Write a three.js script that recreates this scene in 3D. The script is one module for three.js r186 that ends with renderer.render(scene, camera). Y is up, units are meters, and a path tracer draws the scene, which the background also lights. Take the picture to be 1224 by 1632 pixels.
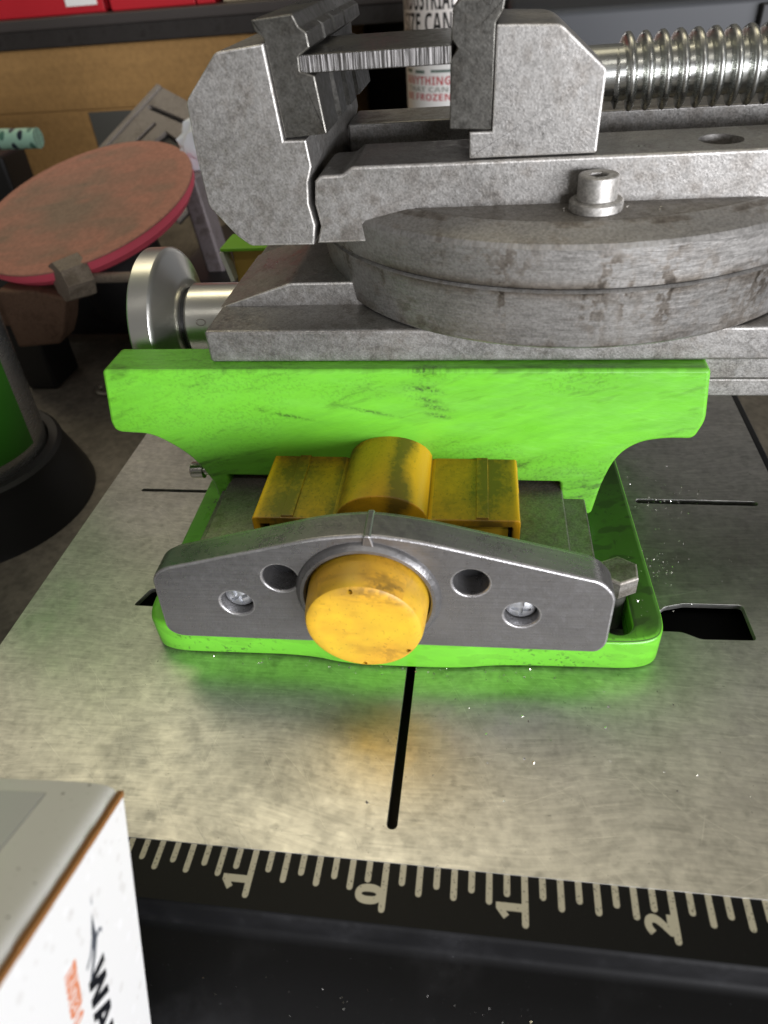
import * as THREE from 'three';
import { mergeGeometries } from 'three/addons/utils/BufferGeometryUtils.js';
import { RoundedBoxGeometry } from 'three/addons/geometries/RoundedBoxGeometry.js';
import { RectAreaLightUniformsLib } from 'three/addons/lights/RectAreaLightUniformsLib.js';
import { Brush, Evaluator, SUBTRACTION } from 'three-bvh-csg';

// ---------------------------------------------------------------- camera, lamps, exposure
// All shapes below are drawn in millimetres (x right, y up, z towards the viewer, y = 0 on the machine table) and stored in metres.
const MM = 0.001;
const scene = new THREE.Scene();
const camera = new THREE.PerspectiveCamera(71.83, 0.75, 0.01, 30);
camera.position.set(0.01676, 0.13487, 0.05796);
camera.up.set(-0.02687, 0.77073, -0.6366);
camera.lookAt(0.01676 - 0.143604, 0.13487 - 0.633198, 0.05796 - 0.760551);
camera.focus = 0.178;
camera.userData.fStop = 20;
camera.updateMatrixWorld();

const renderer = new THREE.WebGLRenderer({ antialias: true });
renderer.setSize(768, 1024);
renderer.toneMapping = THREE.LinearToneMapping;
renderer.toneMappingExposure = 1.08;
renderer.shadowMap.enabled = true;
RectAreaLightUniformsLib.init();
scene.background = new THREE.Color().setRGB(0.115, 0.11, 0.103);

function areaLight(color, radiance, w, h, at, target, up) {
  const l = new THREE.RectAreaLight(color, radiance, w, h);
  l.position.set(...at); if (up) l.up.set(...up); l.lookAt(...target); scene.add(l);
  return l;
}
// daylight from the open doorway behind the viewer's right shoulder
areaLight(0xf8f9ff, 21, 2.3, 0.66, [1.5, 0.17, 1.72], [0, 0.05, -0.1]);
// unseen overhead lights: one added over the viewer, two warm panels above the machine, one added farther back
areaLight(0xfffaf0, 4.2, 1.5, 0.2, [0.1, 1.35, 0.95], [0.1, 0, 0.95], [0, 0, 1]);  // added so that bevelled edges catch bright highlights
areaLight(0xfff2cc, 4.4, 0.4, 0.25, [-0.436, 1.05, -0.53], [-0.436, 0, -0.53], [-0.13, 0, 0.99]);
areaLight(0xfff4d4, 1.7, 0.6, 0.25, [0.09, 1.05, -0.35], [0.09, 0, -0.35], [-0.13, 0, 0.99]);
areaLight(0xfff0d8, 1.8, 0.8, 0.4, [-1.1, 1.05, -1.0], [-1.1, 0, -1.0], [-0.4, 0, 0.92]);  // added to lighten the reflection on the left of the table

// ---------------------------------------------------------------- helpers
let seed = 7;
function rnd() { seed = (seed * 1664525 + 1013904223) >>> 0; return seed / 4294967296; }
const rr = (a, b) => a + (b - a) * rnd();
const clamp = (x, a = 0, b = 1) => Math.min(b, Math.max(a, x));
const smooth = (a, b, x) => { const t = clamp((x - a) / (b - a)); return t * t * (3 - 2 * t); };
const mix = (a, b, t) => a + (b - a) * t;
const HASH = new Float32Array(65536);
for (let i = 0; i < 65536; i++) HASH[i] = rnd();
// periodic value noise: u in cells, period pu x pv
function vnoise(u, v, pu, pv, s) {
  const iu = Math.floor(u), iv = Math.floor(v); let fu = u - iu, fv = v - iv;
  fu = fu * fu * (3 - 2 * fu); fv = fv * fv * (3 - 2 * fv);
  const a = ((iu % pu) + pu) % pu, b = (a + 1) % pu, c = ((iv % pv) + pv) % pv, d = (c + 1) % pv;
  const h = (x, y) => HASH[(x * 193 + y * 8101 + s * 4099) & 65535];
  return mix(mix(h(a, c), h(b, c), fu), mix(h(a, d), h(b, d), fu), fv);
}
function fbm(u, v, cu, cv, oct, s) {       // u, v in 0..1
  let sum = 0, amp = 0.5, tot = 0;
  for (let o = 0; o < oct; o++) { sum += amp * vnoise(u * cu, v * cv, cu, cv, s + o * 17); tot += amp; amp *= 0.55; cu *= 2; cv *= 2; }
  return sum / tot;
}
const toS = (x) => { x = clamp(x); return 255 * (x <= 0.0031308 ? 12.92 * x : 1.055 * Math.pow(x, 1 / 2.4) - 0.055); };
function dataTex(w, h, fn, color) {
  const a = new Uint8Array(w * h * 4);
  for (let j = 0; j < h; j++) for (let i = 0; i < w; i++) {
    const p = fn((i + 0.5) / w, (j + 0.5) / h), k = 4 * (j * w + i);
    if (color) { a[k] = toS(p[0]); a[k + 1] = toS(p[1]); a[k + 2] = toS(p[2]); } else { a[k] = a[k + 1] = a[k + 2] = 255 * clamp(p); }
    a[k + 3] = 255;
  }
  const t = new THREE.DataTexture(a, w, h, THREE.RGBAFormat);
  t.wrapS = t.wrapT = THREE.RepeatWrapping; t.magFilter = THREE.LinearFilter; t.minFilter = THREE.LinearMipmapLinearFilter; t.generateMipmaps = true;
  if (color) t.colorSpace = THREE.SRGBColorSpace;
  t.needsUpdate = true;
  return t;
}
function rgbMat(c, rough, metal, extra = {}) {
  const m = new THREE.MeshStandardMaterial({ roughness: rough, metalness: metal, ...extra });
  if (c) m.color.setRGB(...c);
  return m;
}
// --- geometry in mm
const TILE = 64;                            // mm per texture repeat
function boxUV(g, tile = TILE, ox = 0, oy = 0) {
  const p = g.attributes.position, n = g.attributes.normal, uv = new Float32Array(p.count * 2);
  for (let t = 0; t < p.count; t += 3) {
    let nx = 0, ny = 0, nz = 0;
    for (let k = 0; k < 3; k++) { nx += n.getX(t + k); ny += n.getY(t + k); nz += n.getZ(t + k); }
    nx = Math.abs(nx); ny = Math.abs(ny); nz = Math.abs(nz);
    for (let k = 0; k < 3; k++) {
      const x = p.getX(t + k), y = p.getY(t + k), z = p.getZ(t + k); let u, v;
      if (ny >= nx && ny >= nz) { u = x; v = -z; } else if (nz >= nx) { u = x; v = y; } else { u = -z; v = y; }
      uv[2 * (t + k)] = (u - ox) / tile; uv[2 * (t + k) + 1] = (v - oy) / tile;
    }
  }
  g.setAttribute('uv', new THREE.BufferAttribute(uv, 2));
  return g;
}
// normals weighted by face area: flat faces stay flat and bevels roll into them
function weightedNormals(g, crease) {
  const p = g.attributes.position, nT = p.count / 3, fn = new Float32Array(nT * 3), map = new Map(), cosC = Math.cos(crease), ids = new Int32Array(p.count);
  const lists = []; const a = new THREE.Vector3(), b = new THREE.Vector3(), c = new THREE.Vector3();
  for (let t = 0; t < nT; t++) {
    a.fromBufferAttribute(p, 3 * t); b.fromBufferAttribute(p, 3 * t + 1); c.fromBufferAttribute(p, 3 * t + 2);
    b.sub(a); c.sub(a); b.cross(c); fn[3 * t] = b.x; fn[3 * t + 1] = b.y; fn[3 * t + 2] = b.z;
    for (let k = 0; k < 3; k++) {
      const i = 3 * t + k, key = Math.round(p.getX(i) * 2000) + ',' + Math.round(p.getY(i) * 2000) + ',' + Math.round(p.getZ(i) * 2000);
      let id = map.get(key); if (id === undefined) { id = lists.length; map.set(key, id); lists.push([]); }
      lists[id].push(t); ids[i] = id;
    }
  }
  const out = new Float32Array(p.count * 3);
  for (let t = 0; t < nT; t++) {
    const x = fn[3 * t], y = fn[3 * t + 1], z = fn[3 * t + 2], l = Math.hypot(x, y, z) || 1;
    for (let k = 0; k < 3; k++) {
      let sx = 0, sy = 0, sz = 0;
      for (const q of lists[ids[3 * t + k]]) { const qx = fn[3 * q], qy = fn[3 * q + 1], qz = fn[3 * q + 2], ql = Math.hypot(qx, qy, qz) || 1; if ((qx * x + qy * y + qz * z) / (l * ql) >= cosC - 1e-5) { sx += qx; sy += qy; sz += qz; } }
      const m = Math.hypot(sx, sy, sz) || 1, i = 9 * t + 3 * k; out[i] = sx / m; out[i + 1] = sy / m; out[i + 2] = sz / m;
    }
  }
  g.setAttribute('normal', new THREE.BufferAttribute(out, 3));
  return g;
}
function fin(g, opt = {}) {                 // flat list of triangles, creased normals, uv in mm
  if (!opt.keepUV) { g = weightedNormals(g.index ? g.toNonIndexed() : g, opt.crease ?? 0.6); boxUV(g, opt.tile ?? TILE, opt.ox ?? 0, opt.oy ?? 0); }
  else g = g.index ? g.toNonIndexed() : g.clone();
  if (!g.attributes.color) {                // bevels coloured brighter: worn edges plus highlights put into the colour
    const n = g.attributes.position.count, c = new Float32Array(n * 3).fill(1);
    if (opt.axis !== undefined) {
      const p = g.attributes.position, A = new THREE.Vector3(), B = new THREE.Vector3(), C = new THREE.Vector3();
      for (let t = 0; t < n; t += 3) {
        A.fromBufferAttribute(p, t); B.fromBufferAttribute(p, t + 1); C.fromBufferAttribute(p, t + 2); B.sub(A); C.sub(A); B.cross(C).normalize();
        const q = Math.abs(B.getComponent(opt.axis)); if (q > 0.2 && q < 0.98) { const w = 1.5 + 0.6 * rnd(); for (let k = 0; k < 9; k++) c[3 * t + k] = w; }
      }
    }
    g.setAttribute('color', new THREE.BufferAttribute(c, 3));
  }
  for (const k of Object.keys(g.attributes)) if (!['position', 'normal', 'uv', 'color'].includes(k)) g.deleteAttribute(k);
  g.clearGroups?.(); g.morphAttributes = {};
  return g;
}
function poly(pts, cls = THREE.Shape) {     // [x, y, corner radius]
  const s = new cls(), n = pts.length;
  for (let i = 0; i < n; i++) {
    const [x, y, r = 0] = pts[i], [px, py] = pts[(i + n - 1) % n], [qx, qy] = pts[(i + 1) % n];
    const d1 = Math.hypot(px - x, py - y), d2 = Math.hypot(qx - x, qy - y), r1 = Math.min(r, d1 * 0.49), r2 = Math.min(r, d2 * 0.49);
    const ax = x + (px - x) / d1 * r1, ay = y + (py - y) / d1 * r1, bx = x + (qx - x) / d2 * r2, by = y + (qy - y) / d2 * r2;
    if (i === 0) s.moveTo(ax, ay); else s.lineTo(ax, ay);
    if (r) s.quadraticCurveTo(x, y, bx, by);
  }
  s.closePath();
  return s;
}
function circleHole(x, y, r) { const h = new THREE.Path(); h.absarc(x, y, r, 0, Math.PI * 2, true); return h; }
function slotHole(x0, y0, x1, y1, w) {      // rounded slot between two points
  const a = Math.atan2(y1 - y0, x1 - x0), h = new THREE.Path();
  h.absarc(x0, y0, w / 2, a + Math.PI / 2, a + Math.PI * 1.5, false); h.absarc(x1, y1, w / 2, a - Math.PI / 2, a + Math.PI / 2, false); h.closePath();
  return h;
}
function extrude(shape, d, b, seg = 10, steps = 1) {
  const g = new THREE.ExtrudeGeometry(shape, { depth: d - 2 * b, steps, bevelEnabled: b > 0, bevelThickness: b, bevelSize: b, bevelOffset: -b, bevelSegments: 3, curveSegments: seg });
  return g.translate(0, 0, b);
}
const asShape = (s) => Array.isArray(s) ? poly(s) : s;
const exZ = (s, z0, z1, b = 0.5, o) => fin(extrude(asShape(s), z1 - z0, b, o?.seg, o?.steps).translate(0, 0, z0), { axis: 2, ...o });                              // outline (x, y)
const exY = (s, y0, y1, b = 0.5, o) => fin(extrude(asShape(s), y1 - y0, b, o?.seg).rotateX(-Math.PI / 2).translate(0, y0, 0), { axis: 1, ...o });        // outline (x, -z)
const exX = (s, x0, x1, b = 0.5, o) => fin(extrude(asShape(s), x1 - x0, b, o?.seg).rotateY(Math.PI / 2).translate(x0, 0, 0), { axis: 0, ...o });         // outline (-z, y)
const flipZ = (pts) => pts.map(([x, z, r]) => [x, -z, r]).reverse();
const box = (x0, x1, y0, y1, z0, z1, b = 0.4, o) => {
  const s = Math.min(b, (x1 - x0) / 2.01, (y1 - y0) / 2.01, (z1 - z0) / 2.01);
  return fin((b > 0 ? new RoundedBoxGeometry(x1 - x0, y1 - y0, z1 - z0, 2, s) : new THREE.BoxGeometry(x1 - x0, y1 - y0, z1 - z0)).translate((x0 + x1) / 2, (y0 + y1) / 2, (z0 + z1) / 2), o);
};
function lathe(prof, axis, at, seg = 48, o) {   // prof: [radius, along]
  const g = new THREE.LatheGeometry(prof.map(([r, t]) => new THREE.Vector2(Math.max(r, 0.0005), t)), seg);
  if (axis === 'x') g.rotateZ(-Math.PI / 2);
  if (axis === 'z') g.rotateX(Math.PI / 2);
  return fin(g.translate(...at), o);
}
const cyl = (r, h, axis, at, seg = 32, o) => lathe([[0, 0], [r * 0.94, 0], [r, r * 0.06], [r, h - r * 0.06], [r * 0.94, h], [0, h]], axis, at, seg, o);
function hexPts(cx, cy, flat, turn = 0) { const r = flat / Math.sqrt(3); return [...Array(6)].map((_, i) => [cx + r * Math.cos(turn + i * Math.PI / 3), cy + r * Math.sin(turn + i * Math.PI / 3)]); }
// --- things and parts
const taken = {};
function numbered(n) { const k = taken[n] = (taken[n] ?? -1) + 1; return k ? n + '_' + String(k).padStart(3, '0') : n; }
function thing(name, label, category, at = [0, 0, 0], group) {
  const o = new THREE.Group(); o.name = numbered(name); o.position.set(at[0] * MM, at[1] * MM, at[2] * MM);
  o.userData = { label, category }; if (group) o.userData.group = group;
  o.userData.base = undefined; delete o.userData.base; BASE.set(o, at); scene.add(o);
  return o;
}
const BASE = new Map();
function part(name, geos, mat, parent, label) {
  geos = Array.isArray(geos) ? geos : [geos];
  const g = geos.length > 1 ? mergeGeometries(geos) : geos[0].clone(), b = BASE.get(parent) ?? [0, 0, 0];
  g.translate(-b[0], -b[1], -b[2]); g.scale(MM, MM, MM);
  const m = new THREE.Mesh(g, mat); m.name = name; m.castShadow = m.receiveShadow = true; BASE.set(m, b);
  if (label) m.userData.label = label;
  parent.add(m);
  return m;
}
function single(name, geos, mat, label, category, at) {  // a thing that is one mesh
  const b = at ?? [0, 0, 0], holder = new THREE.Group(); BASE.set(holder, b);
  const m = part(name, geos, mat, holder); holder.remove(m); m.name = numbered(name); m.position.set(b[0] * MM, b[1] * MM, b[2] * MM); m.userData = { label, category }; scene.add(m);
  return m;
}
function structure(name, geos, mat) { const m = part(name, geos, mat, scene); m.userData = { kind: 'structure' }; return m; }

// ---------------------------------------------------------------- textures and materials
// grainy sand-cast iron
const castTex = dataTex(1024, 1024, (u, v) => {
  const a = fbm(u, v, 4, 4, 5, 1), g = fbm(u, v, 200, 200, 2, 2), d = fbm(u, v, 8, 8, 5, 3), e = fbm(u, v, 30, 30, 3, 9), sp = vnoise(u * 300, v * 300, 300, 300, 4);
  let k = 0.84 + 0.18 * (a - 0.5) + 0.6 * (g - 0.5); const dirt = clamp(0.24 * smooth(0.46, 0.76, d) * smooth(0.3, 0.62, e) + 0.14 * smooth(0.6, 0.74, e) * smooth(0.4, 0.6, a)); k *= 1 - dirt;
  if (sp > 0.955) k *= 0.65;
  if (sp < 0.03) k *= 1.35;
  return [k * (1 + 0.12 * dirt), k * 0.985, k * (0.955 - 0.12 * dirt)];
}, true);
const castRough = dataTex(512, 512, (u, v) => 0.62 + 0.5 * (fbm(u, v, 60, 60, 3, 5) - 0.5) + 0.4 * (fbm(u, v, 5, 5, 3, 6) - 0.5), false);
const castBump = dataTex(1024, 1024, (u, v) => 0.75 * fbm(u, v, 190, 190, 2, 7) + 0.25 * vnoise(u * 60, v * 60, 60, 60, 8), false);
const cast = rgbMat([0.36, 0.352, 0.342], 0.72, 0.72, { vertexColors: true, map: castTex, roughnessMap: castRough, bumpMap: castBump, bumpScale: 0.00003 });
const castDark = rgbMat([0.27, 0.255, 0.235], 0.8, 0.6, { vertexColors: true, map: castTex, roughnessMap: castRough, bumpMap: castBump, bumpScale: 0.00006 });
// ground steel
const groundTex = dataTex(1024, 1024, (u, v) => {
  const k = 0.78 + 0.22 * (fbm(u, v, 6, 6, 4, 11) - 0.5) + 0.2 * (fbm(u, v, 8, 340, 2, 12) - 0.5) + (vnoise(u * 200, v * 200, 200, 200, 13) > 0.965 ? 0.25 : 0);
  return [k, k * 0.985, k * 0.96];
}, true);
const groundRough = dataTex(512, 512, (u, v) => 0.62 + 0.5 * (fbm(u, v, 6, 6, 4, 14) - 0.5) + 0.25 * (fbm(u, v, 8, 160, 2, 15) - 0.5), false);
const ground = rgbMat([0.34, 0.33, 0.31], 0.62, 0.85, { map: groundTex, roughnessMap: groundRough });
const groundDark = rgbMat([0.19, 0.185, 0.17], 0.7, 0.8, { map: groundTex, roughnessMap: groundRough });
const plateMat = rgbMat([0.11, 0.107, 0.098], 0.6, 0.75, { vertexColors: true, map: castTex, roughnessMap: castRough, bumpMap: castBump, bumpScale: 0.00002 });
const bracketMat = rgbMat([0.29, 0.287, 0.294], 0.58, 0.75, { vertexColors: true, map: groundTex, roughnessMap: castRough, bumpMap: castBump, bumpScale: 0.00004 });
const bright = rgbMat([0.74, 0.73, 0.68], 0.3, 0.97);
const brightScrew = rgbMat([0.6, 0.59, 0.57], 0.3, 1, { map: groundTex, roughnessMap: groundRough });
const screwSteel = rgbMat([0.55, 0.56, 0.58], 0.4, 0.85);
const dullSteel = rgbMat([0.62, 0.61, 0.59], 0.75, 0.85, { map: castTex, roughnessMap: castRough });
const black = rgbMat([0.012, 0.012, 0.013], 0.5, 0);
// green enamel with rubbed-in dirt
const greenTex = dataTex(1536, 1536, (u, v) => {
  const sx = u + v, a = fbm(u, v, 4, 4, 4, 21), st = fbm(sx, v, 20, 130, 3, 22), f = fbm(u, v, 180, 180, 2, 23), d = fbm(u, v, 7, 7, 4, 24);
  let grime = 0.3 * smooth(0.5, 0.75, st) * smooth(0.42, 0.6, d) + 0.24 * smooth(0.52, 0.7, a) + 0.6 * smooth(0.7, 0.8, f) * smooth(0.44, 0.6, a);
  grime = clamp(grime); const k = 1 + 0.2 * (st - 0.5);
  return [mix(0.18 * k, 0.035, grime), mix(0.53 * k, 0.085, grime), mix(0.034, 0.016, grime)];
}, true);
const greenRough = dataTex(512, 512, (u, v) => 0.42 + 0.5 * (fbm(u, v, 14, 14, 4, 25) - 0.4), false);
const greenBump = dataTex(512, 512, (u, v) => fbm(u, v, 40, 40, 3, 26), false);
const green = rgbMat(null, 0.9, 0, { map: greenTex, roughnessMap: greenRough, bumpMap: greenBump, bumpScale: 0.0002 });
// yellow plastic
const yellowTex = dataTex(1024, 1024, (u, v) => {
  const a = fbm(u, v, 5, 5, 4, 31), f = fbm(u, v, 60, 60, 3, 32), sp = fbm(u, v, 110, 110, 2, 33);
  let grime = 0.5 * smooth(0.5, 0.72, a) * smooth(0.35, 0.6, f) + 0.3 * smooth(0.5, 0.7, fbm(u + 0.4 * v, v, 8, 30, 4, 38)) * smooth(0.35, 0.55, a) + 0.28 * smooth(0.74, 0.84, sp) + 0.2 * f * smooth(0.35, 0.6, a);
  grime = clamp(grime);
  const k = 0.9 + 0.35 * (fbm(u, v, 16, 16, 4, 34) - 0.5); return [mix(0.76 * k, 0.2, grime), mix((0.43 - 0.2 * (a - 0.5)) * k, 0.12, grime), mix(0.03, 0.02, grime)];
}, true);
const yellow = rgbMat(null, 0.42, 0, { map: yellowTex });
// soiled top of the sliding cover: u across the cover (70 mm), v along its depth
const coverTex = dataTex(1400, 1024, (u, v) => {
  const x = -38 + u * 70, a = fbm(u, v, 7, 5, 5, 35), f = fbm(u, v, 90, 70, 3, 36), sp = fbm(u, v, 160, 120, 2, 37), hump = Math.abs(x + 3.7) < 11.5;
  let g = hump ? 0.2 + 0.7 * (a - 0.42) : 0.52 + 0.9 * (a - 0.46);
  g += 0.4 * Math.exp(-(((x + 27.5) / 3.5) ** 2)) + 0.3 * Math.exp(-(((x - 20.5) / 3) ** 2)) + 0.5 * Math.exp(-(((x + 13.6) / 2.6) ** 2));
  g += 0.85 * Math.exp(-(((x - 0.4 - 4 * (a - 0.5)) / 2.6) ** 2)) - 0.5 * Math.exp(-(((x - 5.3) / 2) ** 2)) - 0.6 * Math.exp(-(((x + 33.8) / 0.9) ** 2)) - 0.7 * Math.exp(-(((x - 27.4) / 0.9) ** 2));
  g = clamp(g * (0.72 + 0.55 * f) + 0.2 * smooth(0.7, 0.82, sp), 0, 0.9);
  return [mix(0.86, 0.1, g), mix(0.44, 0.07, g), mix(0.014, 0.014, g)];
}, true);
const coverMat = rgbMat(null, 0.36, 0, { map: coverTex });
// the brushed, stained machine table (unique map, x -107..102, z -175..0)
const TW = 210, TD = 178, scratches = [];
for (let i = 0; i < 3200; i++) { const a = rr(0, 6.28), big = rnd() < 0.75; scratches.push({ x: rr(-110, 110), z: rr(-180, 5), a: big ? (rnd() < 0.6 ? rr(-0.25, 0.15) : rr(0.4, 1.1)) : a, l: rr(4, 22) * (rnd() < 0.1 ? 2 : 1), c: rr(-0.012, 0.012), w: rr(0.06, 0.16), s: rr(0.1, 0.5) + (rnd() < 0.12 ? 0.5 : 0) }); }
const SW = 2048, SH = 1736, scr = new Float32Array(SW * SH);
for (const s of scratches) {
  let x = s.x, z = s.z, a = s.a;
  for (let t = 0; t < s.l; t += 0.05) {
    x += Math.cos(a) * 0.05; z += Math.sin(a) * 0.05; a += s.c * 0.05;
    const i = Math.floor((x + 107.5) / TW * SW), j = Math.floor((-z + 1) / TD * SH);
    if (i >= 0 && j >= 0 && i < SW && j < SH) scr[j * SW + i] = Math.max(scr[j * SW + i], s.s * Math.sin(Math.PI * t / s.l));
  }
}
const stains = [[-88, -25, 5], [-92, -42, 3], [-72, -48, 3.5], [60, -10, 6], [66, -6, 4], [70, -120, 6], [52, -28, 9], [30, -22, 7], [-30, -20, 9], [-20, -16, 7], [76, -85, 8], [-80, -60, 6], [-60, -10, 5]];
const tableDirt = (u, v) => {
  const x = -107.5 + u * TW, z = 1 - v * TD;
  let d = 0.14 * smooth(0.5, 0.75, fbm(u, v, 9, 8, 6, 41)) + 0.2 * smooth(0.56, 0.74, fbm(u, v, 90, 78, 4, 52));
  for (const [sx, sz, r] of stains) { const q = Math.hypot(x - sx, z - sz) / r; if (q < 2) d += 0.16 * Math.exp(-q * q) * (0.4 + fbm(u, v, 60, 50, 3, 42)); }
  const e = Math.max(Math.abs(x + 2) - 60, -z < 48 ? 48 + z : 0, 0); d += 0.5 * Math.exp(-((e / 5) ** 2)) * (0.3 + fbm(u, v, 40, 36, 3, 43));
  return clamp(d);
};
const tableTex = dataTex(SW, SH, (u, v) => {
  const d = tableDirt(u, v), f = fbm(u, v, 150, 130, 3, 44), w = fbm(u, v, 22, 18, 4, 45), sp = vnoise(u * 500, v * 430, 500, 430, 46), s = scr[Math.min(SH - 1, Math.floor(v * SH)) * SW + Math.min(SW - 1, Math.floor(u * SW))];
  let k = 0.66 + 0.16 * (w - 0.5) + 0.22 * (f - 0.5) + 0.2 * (fbm(u + 0.08 * w, v + 0.09 * fbm(u, v, 4, 4, 2, 54), 60, 420, 2, 53) - 0.5) - 0.3 * d + 0.22 * s;
  if (smooth(0.6, 0.8, w) * sp > 0.86) k *= 0.7;
  if (sp > 0.985) k *= 0.35;
  return [k, k * 0.98, k * 0.93];
}, true);
const tableRough = dataTex(SW >> 1, SH >> 1, (u, v) => {
  const d = tableDirt(u, v), s = scr[Math.min(SH - 1, Math.floor(v * SH)) * SW + Math.min(SW - 1, Math.floor(u * SW))];
  return 0.44 + 0.16 * d + 0.14 * (fbm(u, v, 60, 54, 4, 47) - 0.5) + 0.25 * (fbm(u, v, 8, 7, 3, 48) - 0.5) + 0.16 * s;
}, false);
const tableBump = dataTex(SW, SH, (u, v) => 0.5 + 0.35 * (fbm(u, v, 30, 26, 3, 49) - 0.5) + 0.25 * (fbm(u, v + 0.09 * fbm(u, v, 4, 4, 2, 54), 60, 400, 2, 50) - 0.5) + 0.2 * (fbm(u, v, 260, 220, 2, 51) - 0.5) - 0.3 * scr[Math.min(SH - 1, Math.floor(v * SH)) * SW + Math.min(SW - 1, Math.floor(u * SW))], false);
for (const t of [tableTex, tableRough, tableBump]) { t.wrapS = t.wrapT = THREE.ClampToEdgeWrapping; }
const tableMat = new THREE.MeshPhysicalMaterial({ roughness: 1, metalness: 0.95, map: tableTex, roughnessMap: tableRough, bumpMap: tableBump, bumpScale: 0.000025, anisotropy: 0.5, anisotropyRotation: 0 });   // ground across its width
// bench dirt, cardboard, sanding grit
const benchTex = dataTex(1024, 1024, (u, v) => { const a = fbm(u, v, 6, 6, 5, 61), f = fbm(u, v, 90, 90, 3, 62), k = 0.14 * (0.5 + a) * (0.6 + 0.8 * f) + (vnoise(u * 300, v * 300, 300, 300, 63) > 0.985 ? 0.06 : 0); return [k * 1.12, k, k * 0.82]; }, true);
const benchMat = rgbMat(null, 0.75, 0, { map: benchTex });
const cardTex = dataTex(512, 512, (u, v) => { const k = 0.85 + 0.3 * (fbm(u, v, 40, 40, 3, 64) - 0.5) + 0.12 * (fbm(u, v, 4, 60, 2, 65) - 0.5); return [0.44 * k, 0.25 * k, 0.085 * k]; }, true);
const cardMat = rgbMat(null, 0.9, 0, { map: cardTex });
const railTex = dataTex(1024, 1024, (u, v) => { const f = fbm(u, v, 50, 50, 4, 66), a = fbm(u, v, 5, 5, 4, 67), k = 0.005 + 0.012 * smooth(0.5, 0.8, a) * f + (vnoise(u * 260, v * 260, 260, 260, 68) > 0.992 ? 0.2 : 0); return [k, k, k * 1.08]; }, true);
const railMat = new THREE.MeshPhysicalMaterial({ map: railTex, roughness: 0.55, metalness: 0, specularIntensity: 0.28 });

// ---------------------------------------------------------------- workbench, wall
structure('workbench_top', box(-900, 900, -90, -50, -1000, 400, 1, { tile: 220 }), benchMat);
structure('wall', box(-2500, 2500, -600, 900, -2420, -2400, 0), rgbMat([0.05, 0.05, 0.055], 0.9, 0));

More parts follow.
